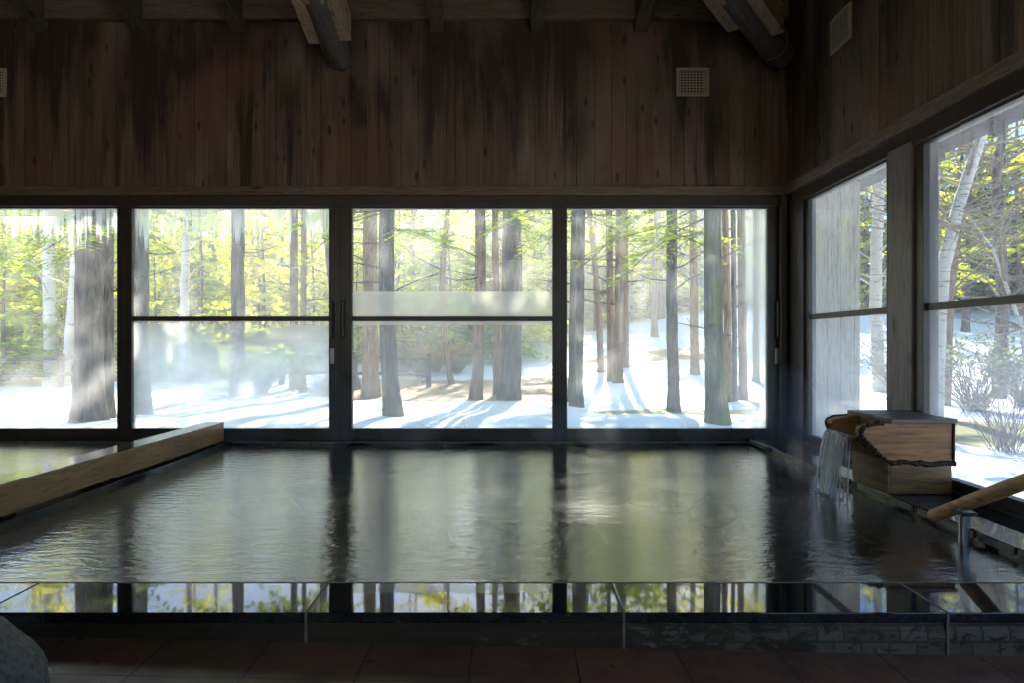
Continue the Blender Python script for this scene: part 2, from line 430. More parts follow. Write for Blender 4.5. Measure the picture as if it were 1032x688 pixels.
b = MB(); b.box(XL - .1, XL, YF - .1, YW + .1, 3.7, 5.3); b.box(XL, XR, YF - .12, YF - .01, 3.7, 5.3); struct(b.build('wall_left', M['roof']))

# horizontal trims
b = MB(); b.box(XL, XR - .03, YW - .035, YW + .03, 2.165, 2.238); struct(b.build('trim_1', M['trimwood'], bevel=.006), 'long pale wooden ledge strip above the back windows')
b = MB(); b.box(XR - .035, XR + .03, YF, YW - .0, 2.165, 2.245); struct(b.build('trim_2', M['trimwood_y'], bevel=.006), 'pale wooden ledge strip above the side windows')
b = MB(); b.box(XL, XR - .005, YW - .05, YW - .004, 3.60, 3.79); struct(b.build('trim_3', M['plate'], bevel=.006), 'pale horizontal plate beam at the top of the back wall')
b = MB(); b.box(XL, XR - .01, YW - .06, YW - .004, 3.585, 3.600); struct(b.build('trim_4', M['trimwood'], bevel=.002))

# ------------------------------------------------------------------ windows
def sash(n, x0, x1, glass, rail=True, stileL=.06, stileR=.06, y=YW + .055, z0=.155, z1=2.17, zb=.2545, zt=2.06, axis='x', label=None):
    """one framed pane. axis x: plane at y; axis y: plane at x=y argument"""
    def bx(b, a0, a1, d0, d1, q0, q1):
        if axis == 'x': b.box(a0, a1, y + d0, y + d1, q0, q1)
        else: b.box(y + d0, y + d1, a0, a1, q0, q1)
    b = MB()
    bx(b, x0, x0 + stileL, -.03, .03, z0, z1); bx(b, x1 - stileR, x1, -.03, .03, z0, z1)
    bx(b, x0 + stileL, x1 - stileR, -.028, .028, z0, zb); bx(b, x0 + stileL, x1 - stileR, -.028, .028, zt, z1)
    fr = b.build('window_%d' % n, M['frame'], bevel=.003); struct(fr, label)
    g = MB()
    ga0, ga1 = x0 + stileL - .005, x1 - stileR + .005
    if axis == 'x': g.quad((ga0, y, zb - .005), (ga1, y, zb - .005), (ga1, y, zt + .005), (ga0, y, zt + .005))
    else: g.quad((y, ga1, zb - .005), (y, ga0, zb - .005), (y, ga0, zt + .005), (y, ga1, zt + .005))
    g.build('window_glass', glass, fr, recalc=False)
    if rail:
        r = MB(); bx(r, x0 + stileL, x1 - stileR, -.018, .018, 1.142, 1.182); r.build('mid_rail', M['frame'], fr, bevel=.003)
    return fr
def handle(fr, x, y, latch=True):
    h = MB()
    h.tube([(x, y, 1.005), (x, y - .028, 1.015), (x, y - .03, 1.15), (x, y - .028, 1.295), (x, y, 1.305)], .009, 8)
    h.box(x - .013, x + .013, y - .006, y + .004, .985, 1.325)
    h.build('door_handle', M['darkmetal'], fr, smooth=False)
    if latch:
        l = MB(); l.box(x - .016, x + .016, y - .006, y + .003, .785, .91); l.build('latch_plate', M['latch'], fr, bevel=.002)
yg = YW + .055
G1 = glass_mat('glass_streaked_top', .05, .12, .45, seed=3)
G2 = glass_mat('glass_fogged_low', .16, .78, .42, seed=11)
G3 = glass_mat('glass_light_haze', .10, .20, .10, seed=5)
G4 = glass_mat('glass_milky_right', .07, .20, .16, right=.62, xr=2.3, seed=8)
G5 = glass_mat('glass_side_misty', .08, .16, .08, seed=13, tint=(.58, .63, .67))  # dark tint on both side panes put in to dim the outdoors
G6 = glass_mat('glass_side_dimmed', .05, .12, .05, seed=17, tint=(.58, .63, .67))
sash(1, -5.0, -3.19, G1, False, y=yg, label='far left back window pane without a middle rail')
w2 = sash(2, -3.19, -1.41, G2, True, .06, .094, label='heavily fogged sliding window second from the left')
w3 = sash(3, -1.41, .39, G3, True, .094, .06, label='clear sliding window with a frosted band, third from the left')
w4 = sash(4, .39, 2.21, G4, False, .06, .105, label='milky sliding window nearest the room corner')
sash(5, -6.0, -5.0, G1, False, label='back window beyond the left edge')
handle(w2, -1.475, yg - .032); handle(w3, -1.385, yg - .032, False); handle(w4, 2.175, yg - .032)
# frosted film band across window 3
fm, nt, out = mat('frosted_film')
tr = nt.nodes.new('ShaderNodeBsdfTransparent'); tl = nt.nodes.new('ShaderNodeBsdfTranslucent'); tl.inputs[0].default_value = (.95, .88, .76, 1)
nf = noise(nt, coords(nt), 5, 2); mx = nt.nodes.new('ShaderNodeMixShader'); L(nt, ramp(nt, nf, [(.3, .28), (.7, .36)]), mx.inputs[0])
L(nt, tr.outputs[0], mx.inputs[1]); L(nt, tl.outputs[0], mx.inputs[2]); L(nt, mx.outputs[0], out.inputs[0])
b = MB(); b.quad((-1.316, yg - .004, 1.11), (.33, yg - .004, 1.11), (.33, yg - .004, 1.385), (-1.316, yg - .004, 1.385))
o = b.build('frosted_film', fm, w3, recalc=False)
o['label'] = 'pale frosted film strip across the pane'
# head / sill of back opening
b = MB(); b.box(XL, XR + .05, YW + .0, YW + .15, 2.075, 2.166); struct(b.build('trim_5', M['frame'], bevel=.003))
b = MB(); b.box(XL, XR - .001, YW - .05, YW + .0, .10, .158); struct(b.build('trim_6', M['coping'], bevel=.003), 'thin dark sill strip under the back windows')
b = MB(); b.box(XL, XR - .01, YW - .056, YW - .049, .150, .160); struct(b.build('trim_7', M['lite_post']))
# corner post
b = MB(); b.box(2.215, XR + .16, YW - .002, YW + .14, .15, 2.166); b.box(2.185, 2.232, YW - .045, YW + .0, .15, 2.166); struct(b.build('trim_8', M['post'], bevel=.004), 'brown wooden post in the window corner')
# side windows (glass at x = 2.30)
yg2 = XR + .05
sash(6, 3.79, 4.93, G5, True, .06, .06, y=yg2, axis='y', label='first side window beside the corner')
sash(7, 1.80, 3.58, G6, True, .09, .06, y=yg2, axis='y', label='second side window behind the log spout')
sash(8, -.20, 1.80, G6, True, y=yg2, axis='y'); sash(9, -2.4, -.20, G6, True, y=yg2, axis='y')
b = MB(); b.box(XR + .0, XR + .12, YF, YW, 2.075, 2.166); struct(b.build('trim_9', M['frame'], bevel=.003))
b = MB(); b.box(XR + .0, XR + .10, 4.92, YW - .0, .15, 2.08); struct(b.build('trim_10', M['frame'], bevel=.003))
b = MB(); b.box(XR - .002, XR + .10, 3.575, 3.80, .185, 2.10); struct(b.build('trim_11', M['lite_post'], bevel=.004), 'faded wooden mullion between the two side windows')
b = MB(); b.box(XR + .015, XR + .10, 3.50, 3.58, .185, 2.10); struct(b.build('trim_12', M['frame'], bevel=.003))
b = MB(); b.box(XR + .0, XR + .10, YF, YW, .15, .20); struct(b.build('trim_13', M['frame'], bevel=.003))

# unseen windows added behind the viewer, panes tinted warm to light the room
wp, nt, out = mat('warm_fill_glass')
tl = nt.nodes.new('ShaderNodeBsdfTranslucent'); tl.inputs[0].default_value = (.98, .80, .58, 1)
nw = noise(nt, coords(nt), 3, 2); tr = nt.nodes.new('ShaderNodeBsdfTransparent'); tr.inputs[0].default_value = (.95, .80, .62, 1); mx = nt.nodes.new('ShaderNodeMixShader')
L(nt, ramp(nt, nw, [(.3, .55), (.7, .65)]), mx.inputs[0]); L(nt, tr.outputs[0], mx.inputs[1]); L(nt, tl.outputs[0], mx.inputs[2]); L(nt, mx.outputs[0], out.inputs[0])
for i, (x0, x1) in enumerate([(XL + .45, -3.4), (-2.95, -.9), (-.45, 1.75)]):
    b = MB(); b.box(x0, x0 + .05, YF - .05, YF - .01, .95, 2.7); b.box(x1 - .05, x1, YF - .05, YF - .01, .95, 2.7); b.box(x0, x1, YF - .05, YF - .01, .95, 1.0); b.box(x0, x1, YF - .05, YF - .01, 2.65, 2.7)
    fr = struct(b.build('window_%d' % (10 + i), M['frame']))
    b = MB(); b.quad((x1, YF - .03, .95), (x0, YF - .03, .95), (x0, YF - .03, 2.7), (x1, YF - .03, 2.7)); b.build('window_glass', wp, fr, recalc=False)

# ------------------------------------------------------------------ floor, pool, copings
b = MB()
zf = lambda x: .034 - .0195 * x
b.v += [(XL, YF, zf(XL)), (XR + .05, YF, zf(XR)), (XR + .05, 2.0, zf(XR)), (XL, 2.0, zf(XL))] + [(XL, YF, -.5), (XR + .05, YF, -.5), (XR + .05, 2.0, -.5), (XL, 2.0, -.5)]
for q in ((0, 1, 2, 3), (7, 6, 5, 4), (0, 4, 5, 1), (1, 5, 6, 2), (2, 6, 7, 3), (3, 7, 4, 0)): b.face(*q)
struct(b.build('floor', M['floor']))
b = MB()   # basin bottom
b.box(XL, XR, 2.0, YW, -.55, -.10); struct(b.build('floor', M['basin']), 'submerged pool bottom')

def grid_water(name, x0, x1, y0, y1, z, m):
    b = MB(); b.quad((x0, y0, z), (x1, y0, z), (x1, y1, z), (x0, y1, z))
    return b.build(name, m, recalc=False)
w = grid_water('pool_water', -2.27, 1.935, 2.185, YW - .045, WZ, M['water'])
tag(w, 'still greenish hot spring water filling the main pool below the windows', 'water', kind='stuff')
w = grid_water('pool_water', XL, -2.50, 2.185, YW - .045, .150, M['water'])
tag(w, 'bluish water of the side tub behind the wooden divider beam', 'water', kind='stuff')

joints = [-2.62, -1.626, -.632, .343, 1.334, 2.25]
names = ['at the far left before the boulder', 'left of the centre, under the divider beam', 'in the middle of the pool front', 'right of the middle, with white scale patches', 'at the far right corner near the handrail']
for i in range(5):
    x0, x1 = joints[i] + .003, joints[i + 1] - .003
    t = empty('coping_block', ((x0 + x1) / 2, 1.945, zf((x0 + x1) / 2)))
    tag(t, 'dark polished coping block ' + names[i], 'coping stone', 'coping blocks along the pool front')
    b = MB(); b.box(x0, x1, 1.945, 2.19, .106, .141)
    b.build('top_slab', M['coping'], t, bevel=.003)
    b = MB(); b.box(x0, x1, 1.955, 2.185, -.35, .105)
    for zc in (.0565, .0125): b.box(x0, x1, 1.948, 1.956, zc - .0205, zc + .0205 + .004)
    b.build('tiled_riser', M['riser'], t)
    if i:
        b = MB(); b.box(x0 - .007, x0 + .001, 1.9435, 1.9475, zf(x0), .14); b.box(x0 - .007, x0 + .001, 1.944, 2.19, .1400, .1418); b.build('grout_line', M['grout'], t)
b = MB(); b.box(XL, -2.625, 1.945, 2.19, -.35, .141); struct(b.build('trim_14', M['coping'], bevel=.003))
b = MB(); b.box(-2.62, XR, 2.183, 2.190, .12, .1425); struct(b.build('trim_15', M['grout'], bevel=.001), 'thin pale edge line where the coping meets the water')
# right ledge (two long stones)
t = MB(); t.box(1.93, XR + .01, 3.0, YW - .0, -.35, .185); o = struct(t.build('trim_16', M['coping'], bevel=.004), 'dark wet stone ledge under the side windows')
t = MB(); t.box(1.93, XR + .01, 2.19, 2.994, -.35, .185); o = struct(t.build('trim_17', M['coping'], bevel=.004), 'near length of the wet stone ledge under the side windows')
t = MB()
x = 2.2
while x < 5.1:
    w_ = random.uniform(.08, .22); t.box(1.922, 1.931, x, min(5.14, x + w_), .150, .178); x += w_ + random.uniform(.004, .1)
struct(t.build('trim_18', M['riser']))
# divider curb + beam on the left
b = MB(); b.box(-2.50, -2.27, 2.19, YW - .03, -.35, .163); struct(b.build('trim_19', M['coping'], bevel=.003), 'dark stone curb under the divider beam')
t = empty('divider_beam', (-2.385, 3.6, .163)); tag(t, 'thick wet timber beam dividing the left tub from the main pool', 'beam')
b = MB(); b.box(-2.46, -2.31, 1.95, YW - .10, .175, .322); tim = b.build('timber', M['beam'], t, bevel=.008)
b = MB()
for yy in (2.2, 2.9, 3.6, 4.3, 4.95): b.box(-2.44, -2.33, yy, yy + .08, .163, .176)
b.build('packing_block', M['bark_edge'], t)
b = MB(); b.box(-2.462, -2.308, 1.95, YW - .10, .322, .3245)
def gloss_top():
    m, nt, out = mat('wet_beam_top'); n = noise(nt, coords(nt, (8, 1, 1)), 3, 3)
    principled(nt, out, mixc(nt, n, (.07, .045, .025), (.12, .08, .045)), .08, .8, bump(nt, n, .1, .004)); return m
o = b.build('wet_top_face', gloss_top(), tim); o['label'] = 'glossy wet top face'

# tan stones added under the water to stand in for warm glows of light
for i, (x, y, sx_, sy_, lab) in enumerate([(-1.27, 4.18, .24, .07, 'below the left pair of windows'), (-1.45, 3.75, .22, .08, 'left in the pool, nearer'), (-.14, 3.28, .18, .07, 'in the middle of the pool'),
        (.36, 3.22, .12, .06, 'right of the middle, nearest to the front coping'), (.98, 3.98, .22, .08, 'toward the corner'), (1.17, 3.66, .14, .07, 'closest to the spout')]):
    bm = bmesh.new(); bmesh.ops.create_icosphere(bm, subdivisions=3, radius=1)
    for v in bm.verts:
        k = 1 + .35 * mnoise.noise(v.co * 1.5 + Vector((i * 7, 0, 0))); c_ = v.co.copy(); v.co = Vector((v.co.x * sx_ * k, v.co.y * sy_ * k, v.co.z * .09 * k)) if c_.z >= 0 else Vector((c_.x * sx_ * k * (1 - .55 * -c_.z), c_.y * sy_ * k * (1 - .55 * -c_.z), c_.z * .07))
    me = bpy.data.meshes.new('glow_stone'); bm.to_mesh(me); bm.free(); me.materials.append(M['glowstone'])
    me.polygons.foreach_set('use_smooth', [True] * len(me.polygons))
    o = bpy.data.objects.new('glow_stone', me); COL.objects.link(o); o.location = (x, y, -.04)
    tag(o, 'added tan stone standing in for a warm glow in the water ' + lab, 'stone', 'added stones coloured as warm glows')
    b = MB()

# boulder in the near left corner
bm = bmesh.new(); bmesh.ops.create_icosphere(bm, subdivisions=5, radius=1)
for v in bm.verts:
    c = v.co.copy(); k = 1 + .12 * mnoise.noise(c * 1.6) + .03 * mnoise.noise(c * 7) + .012 * mnoise.noise(c * 25)
    v.co = Vector((c.x * .40 * k, c.y * .30 * k, max(-.05, c.z * .40 * k)))
me = bpy.data.meshes.new('boulder'); bm.to_mesh(me); bm.free(); me.materials.append(M['stone_rock'])
me.polygons.foreach_set('use_smooth', [True] * len(me.polygons))
o = bpy.data.objects.new('boulder', me); COL.objects.link(o); o.location = (-1.42, 1.35, .06)
tag(o, 'rough dark grey boulder on the tiled floor in the near left corner', 'rock')

# ------------------------------------------------------------------ roof timbers
order = ['far left', 'second from the left', 'third from the left, beside the left log brace', 'fourth from the left, above the middle windows', 'fifth from the left, at the picture centre', 'sixth from the left, above the wall vent']
for i, x in enumerate([-3.85, -3.05, -2.24, -.62, .20, 1.05]):
    b = MB(); y1 = YW - .001; y0 = max(1.9, YW - (XR - x) + .12)
    h = .28; w_ = .055
    k = len(b.v)
    for yy in (y1, y0):
        z = 3.50 + S * (YW - yy)
        b.v += [(x - w_, yy, z), (x + w_, yy, z), (x + w_, yy, z + h), (x - w_, yy, z + h)]
    for q in ((0, 1, 2, 3), (7, 6, 5, 4), (0, 4, 5, 1), (1, 5, 6, 2), (2, 6, 7, 3), (3, 7, 4, 0)): b.face(*[k + j for j in q])
    o = b.build('rafter', M['rafter'], bevel=.008); tag(o, 'dark sloping wooden rafter under the roof, ' + order[i], 'rafter', 'rafters')
def slope_box(b, p, d, w_, h, l0, l1, mz=0):
    """box along direction d (horizontal unit * rising) from p"""
    d = Vector(d); side = Vector((-d.y, d.x, 0)).normalized(); k = len(b.v)
    for l in (l0, l1):
        q = Vector(p) + d * l
        for s_, zz in ((-1, 0), (1, 0), (1, h), (-1, h)): b.v.append(tuple(q + side * s_ * w_ + Vector((0, 0, zz))))
    for q in ((0, 1, 2, 3), (7, 6, 5, 4), (0, 4, 5, 1), (1, 5, 6, 2), (2, 6, 7, 3), (3, 7, 4, 0)): b.face(*[k + j for j in q])
def log_brace(x, y, zc, d, R, label, offs, l0, wire=False):
    t = empty('log_brace', (x, y, zc)); tag(t, label, 'log beam', 'log braces under the roof')
    dv = Vector(d); b = MB()
    pts = [Vector((x, y, zc)) + dv * s_ for s_ in [0, .3, .8, 1.5, 2.6]]
    b.tube(pts, [R * .92, R, R * 1.02, R * 1.05, R * 1.05], 20, jitter=.01)
    b.build('log', M['log'], t, smooth=False)
    side = Vector((-dv.y, dv.x, 0)).normalized()
    for s_ in (-1, 1):
        b = MB(); p = Vector((x, y, zc - R * .75)) + side * s_ * (R + .012)
        slope_box(b, p, d, .045, .20, (l0 if s_ > 0 else l0 * .9) + (.16 if wire and s_ < 0 else 0), 2.5)
        o = b.build('side_plank', M['palewood'], t, bevel=.004); o['label'] = 'pale plank bolted beside the log'
    b = MB(); p = Vector((x, y, zc - R * 1.0)) ; slope_box(b, p, d, R * .62, .03, l0 + .35, l0 + 1.6); b.build('under_plank', M['palewood'], t, bevel=.003)
    if wire:
        b = MB(); c = Vector((x, y, zc)) + dv * .12
        ring = [c + side * math.cos(a) * (R * 1.04) + Vector((0, 0, math.sin(a) * R * 1.04)) for a in [math.pi * 2 * k / 20 for k in range(21)]]
        b.tube(ring, .004, 5, cap=False); b.build('wire_loop', M['wire'], t)
    return t
log_brace(-1.41, YW - .005, 3.27, (0, -1, S), .115, 'round log brace with two pale side planks, left of the middle', 0, .30)
log_brace(XR - .11, YW - .15, 3.24, (-1, -1, S), .115, 'round log hip brace rising from the room corner with planks and a wire loop', 0, .26, True)

# ------------------------------------------------------------------ vents
def vent(x, z, axis, label, y=None):
    if axis == 'x': t = empty('wall_vent', (x, YW, z))
    else: t = empty('wall_vent', (XR, x, z))
    tag(t, label, 'vent', 'wall vents')
    W, H = .136, .118
    def bx(b, a0, a1, d0, d1, q0, q1):
        if axis == 'x': b.box(x + a0, x + a1, YW - d1, YW - d0, z + q0, z + q1)
        else: b.box(XR - d1, XR - d0, x + a0, x + a1, z + q0, z + q1)
    b = MB(); f = .018
    bx(b, -W, W, .002, .022, -H, -H + f); bx(b, -W, W, .002, .022, H - f, H); bx(b, -W, -W + f, .002, .022, -H + f, H - f); bx(b, W - f, W, .002, .022, -H + f, H - f)
    b.build('vent_frame', M['vent'], t, bevel=.003)
    b = MB(); bx(b, -W + f, W - f, .001, .004, -H + f, H - f); b.build('vent_backing', M['void'], t)
    b = MB()
    for k in range(9): a = -W + f + (k + .5) * (2 * W - 2 * f) / 9; bx(b, a - .0045, a + .0045, .012, .018, -H + f, H - f)
    if axis == 'x':
        for k in range(9): q = -H + f + (k + .5) * (2 * H - 2 * f) / 9; bx(b, -W + f, W - f, .012, .0165, q - .004, q + .004)
    b.build('vent_grille', M['vent'], t)
vent((697.5 - 516) / 123, E + (344 - 83.5) / 123, 'x', 'cream square grille vent high on the back wall near the corner')
vent(640 * XR / (849 - 516), E + (344 - 29.5) / (333 / XR), 'y', 'slatted cream vent high on the right-hand wall')
vent(-4.27, E + (344 - 84) / 123, 'x', 'cream vent high on the back wall at the far left edge')

# ------------------------------------------------------------------ log spout
t = empty('log_spout', (2.08, 3.42, .185)); tag(t, 'hollowed log water spout with grey cap board on the stone ledge', 'spout')
def jit(p, a=.004): return (p[0] + random.uniform(-a, a), p[1] + random.uniform(-a, a))
low = [(1.93, .187), (2.247, .187), (2.247, .345), (1.93, .36)]
b = MB(); b.prism_y(low, 3.245, 3.59); b.build('lower_block', M['spoutlow'], t, bevel=.006)
b = MB()
z = .192
while z < .350:      # hewn strips on the end grain
    h = random.uniform(.006, .012); dd = random.uniform(.002, .009)
    b.box(1.93 - dd, 1.932, 3.247, 3.588, z, min(z + h, .354)); z += h + .001
b.build('hewn_end_face', M['spoutend'], t)
curve = [(1.93, .355), (1.905, .372), (1.875, .395), (1.845, .418), (1.825, .44), (1.80, .468), (1.783, .492), (1.778, .515), (1.785, .533)]
body = [(2.25, .345)] + curve + [(1.82, .545), (1.90, .556), (2.25, .556)]
b = MB(); b.prism_y(body, 3.232, 3.292); b.prism_y(body, 3.535, 3.60)
mid = [(2.249, .346)] + curve[:6] + [(1.80, .470), (1.93, .475), (1.93, .554), (2.249, .554)]
b.prism_y(mid, 3.290, 3.537)
# the lip of the channel
b.prism_y([(1.93, .36), (1.85, .405), (1.79, .455), (1.765, .462), (1.762, .472), (1.93, .478)], 3.29, 3.54)
b.build('trough', M['spoutwood'], t, bevel=.004)
b = MB()
rim = [Vector((x - .002, 3.230, z)) for x, z in curve]
rim = [Vector((2.245, 3.229, .352)), Vector((2.1, 3.229, .350)), Vector((2.0, 3.229, .358))] + rim + [Vector((1.82, 3.230, .548)), Vector((1.91, 3.23, .556))]
fine = []
for i in range(len(rim) - 1):
    for k in range(4): fine.append(rim[i].lerp(rim[i + 1], k / 4) + Vector((random.uniform(-.005, .005), 0, random.uniform(-.005, .005))))
b.tube(fine, [random.uniform(.006, .016) for _ in fine], 7)
rim2 = [Vector((v.x, 3.602, v.z)) for v in rim[3:]]
b.tube(rim2, .006, 7, jitter=.2)
b.tube([Vector((1.781, 3.235, .50)), Vector((1.775, 3.29, .455)), Vector((1.764, 3.40, .448)), Vector((1.764, 3.50, .448)), Vector((1.775, 3.56, .46)), Vector((1.781, 3.60, .50))], .006, 7, jitter=.25)
b.tube([Vector((2.244, 3.232, z_)) for z_ in (.35, .42, .48, .553)], .008, 7, jitter=.3)
b.build('bark_edge', M['bark_edge'], t); 
b = MB(); b.box(1.915, 2.249, 3.205, 3.41, .557, .578); b.build('cap_board', M['cap'], t, bevel=.003)
b = MB(); b.box(1.915, 2.249, 3.414, 3.625, .557, .580); b.build('cap_board', M['cap'], t, bevel=.003)

# channel water and falling stream
t = empty('water_stream', (1.76, 3.42, WZ)); tag(t, 'thin white stream of water falling from the log spout into the pool', 'water')
def strand(b, y0, y1, x1, wdt, x0=1.768):
    P = []
    for k in range(13):
        s_ = k / 12; zz = .483 - (.483 - WZ) * s_ ** 1.15
        P.append((x0 + (x1 - x0) * math.sqrt(s_), y0 + (y1 - y0) * s_, zz))
    kk = len(b.v)
    for i, p in enumerate(P):
        ww = wdt * (1 - .35 * i / 12)
        b.v += [(p[0], p[1] - ww, p[2]), (p[0] - .004, p[1], p[2]), (p[0], p[1] + ww, p[2]), (p[0] + .004, p[1], p[2])]
    for i in range(12):
        for q in range(4): q2 = (q + 1) % 4; b.face(kk + i * 4 + q, kk + i * 4 + q2, kk + (i + 1) * 4 + q2, kk + (i + 1) * 4 + q)
b = MB()
for (a, c, x1, w_) in [(3.43, 3.46, 1.725, .115), (3.435, 3.47, 1.715, .10), (3.54, 3.545, 1.69, .016), (3.50, 3.515, 1.70, .022), (3.455, 3.47, 1.712, .016), (3.53, 3.55, 1.695, .011), (3.515, 3.52, 1.70, .012), (3.50, 3.50, 1.705, .009), (3.47, 3.49, 1.715, .008), (3.45, 3.465, 1.72, .010), (3.42, 3.44, 1.725, .006), (3.39, 3.41, 1.735, .009), (3.36, 3.38, 1.745, .006), (3.33, 3.345, 1.75, .004), (3.31, 3.33, 1.76, .004)]:
    strand(b, a, c, x1, w_)
b.build('falling_strands', M['fall'], t, smooth=True)
b = MB(); b.quad((1.765, 3.293, .4805), (1.935, 3.293, .486), (1.935, 3.535, .486), (1.765, 3.535, .4805)); b.build('channel_water', M['water'], t)
b = MB()
for k in range(70):   # froth where it lands
    a = random.uniform(0, 6.28); r = abs(random.gauss(0, .07)); x = 1.715 + math.cos(a) * r * .7; y = 3.45 + math.sin(a) * r * 1.5; s_ = random.uniform(.003, .009)
    kk = len(b.v); b.v += [(x - s_ * 2, y, WZ), (x, y - s_ * 2, WZ), (x + s_ * 2, y, WZ), (x, y + s_ * 2, WZ), (x, y, WZ + s_)]
    for q in ((0, 1, 4), (1, 2, 4), (2, 3, 4), (3, 0, 4)): b.face(*[kk + j for j in q])
b.build('splash_foam', M['fall'], t, smooth=True)['kind'] = 'stuff'

# ------------------------------------------------------------------ handrail
t = empty('handrail', (1.872, 2.63, -.10)); tag(t, 'pale round log handrail on steel posts at the right side of the pool', 'handrail')
def rp(s_): return Vector((1.855 + .017 * s_, 2.8 - .17 * s_, .200 + .095 * s_))
b = MB(); b.tube([rp(-.02), rp(0.02), rp(.8), rp(2), rp(4), rp(6)], [.023, .0275, .028, .029, .03, .03], 20); b.build('rail', M['railwood'], t, smooth=False)
for s_, z0 in ((1.0, -.10), (5.2, .141)):
    p = rp(s_); b = MB(); b.tube([(p.x, p.y, z0), (p.x, p.y, p.z - .015)], .0225, 16); pst = b.build('post', M['metal'], t, smooth=False)
    b = MB(); b.box(p.x - .03, p.x + .03, p.y - .04, p.y + .04, p.z - .04, p.z - .025); b.build('bracket', M['darkmetal'], pst)

# ------------------------------------------------------------------ outdoors: ground
def smooth(a, b_, x): t_ = max(0, min(1, (x - a) / (b_ - a))); return t_ * t_ * (3 - 2 * t_)
def gz(x, y):
    r = x / max(y, 4.0)
    A = 1.45 + 2.3 * smooth(-.05, .35, r)
    z = -.45 + A * smooth(14, 46, y) + .02 * max(0, y - 46) + .02 * max(0, x - 12)
    z += .22 * mnoise.noise(Vector((x * .16, y * .16, 0))) * smooth(8, 20, y) + .09 * mnoise.noise(Vector((x * .6, y * .6, 3))) + .02 * mnoise.noise(Vector((x * 2.2, y * 2.2, 3)))
    z += .12 * math.exp(-((y - 10.5) / 1.6) ** 2) * smooth(.0, .05, abs(r) + .1)
    return z
def blob(x, y, cx, cy, rx, ry): return math.exp(-(((x - cx) / rx) ** 2 + ((y - cy) / ry) ** 2))
def litter(x, y):
    v = .0
    v += 1.0 * smooth(14.2, 15.8, y) * (1 - smooth(20.0, 22.0, y)) * smooth(-.36, -.25, x / y) * (1 - smooth(.085, .12, x / y))
    v += .8 * smooth(22.5, 23.5, y) * (1 - smooth(25.5, 27, y)) * smooth(.08, .12, x / y) * (1 - smooth(.3, .34, x / y))
    v += .8 * smooth(19, 20, y) * (1 - smooth(23, 24, y)) * (1 - smooth(-.5, -.3, x / y))
    return v
def moss(x, y): return blob(x, y, 2.9, 12.6, 1.8, .8) + 1.1 * blob(x, y, 7.2, 9.6, 3.0, 1.3) + .8 * blob(x, y, 4.8, 12.6, 1.2, .8)
b = MB()
xs = []; x = -46
while x < 60: xs.append(x); x += .28 if -9 < x < 13 else (.6 if -20 < x < 30 else 1.4)
ys = []; y = -24
while y < 78: ys.append(y); y += .8 if y < 5 else (.25 if y < 18 else (.5 if y < 32 else 1.5))
nx = len(xs)
for y in ys:
    for x in xs:
        z = gz(x, y)
        if XL - .8 < x < XR + .3 and y < YW + .6: z = -.75
        b.v.append((x, y, z))
for j in range(len(ys) - 1):
    for i in range(nx - 1): b.face(j * nx + i, j * nx + i + 1, (j + 1) * nx + i + 1, (j + 1) * nx + i)
o = b.build('snowy_ground', M['ground'], smooth=True, recalc=False)
for nm, fn in (('litter', litter), ('moss', moss)):
    at = o.data.attributes.new(nm, 'FLOAT', 'POINT'); at.data.foreach_set('value', [fn(v[0], v[1]) if v[1] > 5 else 0 for v in b.v])
struct(o, 'snow covered forest ground with bare leaf litter patches')

def locate(px, py):
    """ground point on the sight line; marches outward once when the scene is laid out"""
    y = 6.0
    while y < 70:
        if E - (py - 344) / F * y <= gz((px - 516) / F * y, y): break
        y += .05
    return (px - 516) / F * y, y

# ------------------------------------------------------------------ trees
def leaf_branch(b, p, d, ln, droop, step=.12, blade=.20, w=.028, seed=None, woody=True):
    """drooping conifer branch: thin axis with opposite needle sprays"""
    p = Vector(p); d = Vector(d).normalized(); side = d.cross(Vector((0, 0, 1))).normalized()
    n = max(3, int(ln / step)); pts = []
    for i in range(n + 1):
        t_ = i / n; pts.append(p + d * ln * t_ + Vector((0, 0, -droop * ln * t_ * t_)))
    if woody:
        b.cur = 1; b.tube([pts[0], pts[n // 2], pts[-1]], [.006 + ln * .006, .004 + ln * .003, .002], 3, cap=False); b.cur = 0
    for i in range(1, n + 1):
        t_ = i / n; q = pts[i]; L_ = (ln * .38 * (1 - t_ * .85) + .06) * random.uniform(.6, 1.15)
        if t_ < .18 and ln > 1.2: continue
        for s_ in (-1, 1):
            if random.random() < .12: continue
            dd = (side * s_ + d * random.uniform(.35, .9) + Vector((0, 0, random.uniform(-.45, .1)))).normalized()
            m_ = max(1, int(L_ / blade)); q2 = q.copy()
            for k in range(m_):
                e = q2 + dd * (L_ / m_) * 1.15; up = Vector((random.uniform(-1, 1), random.uniform(-1, 1), random.uniform(-1, 1)))
                wv = dd.cross(up).normalized() * w * random.uniform(.6, 1.5)
                b.quad(q2 - wv * .3, q2 + (e - q2) * .4 + wv * 1.3, e, q2 + (e - q2) * .5 - wv * 1.3)
                q2 = q2 + dd * (L_ / m_) + Vector((0, 0, -.01))
def fir_mesh(H, R, n, seed, z0=.3, blade=.16, w=.035, mats=None, step=.14, taper=.8):
    random.seed(seed); b = MB()
    for i in range(n):
        t_ = (i + random.random()) / n; z = z0 + (H - z0) * t_; a = random.uniform(0, 6.283)
        ln = R * (1 - t_) ** taper * random.uniform(.65, 1.1) + .12
        leaf_branch(b, (0, 0, z), (math.cos(a), math.sin(a), random.uniform(-.05, .3)), ln, random.uniform(.15, .4), step, blade, w)
    me_o = b.build('crown', mats, recalc=False)
    return me_o.data, me_o
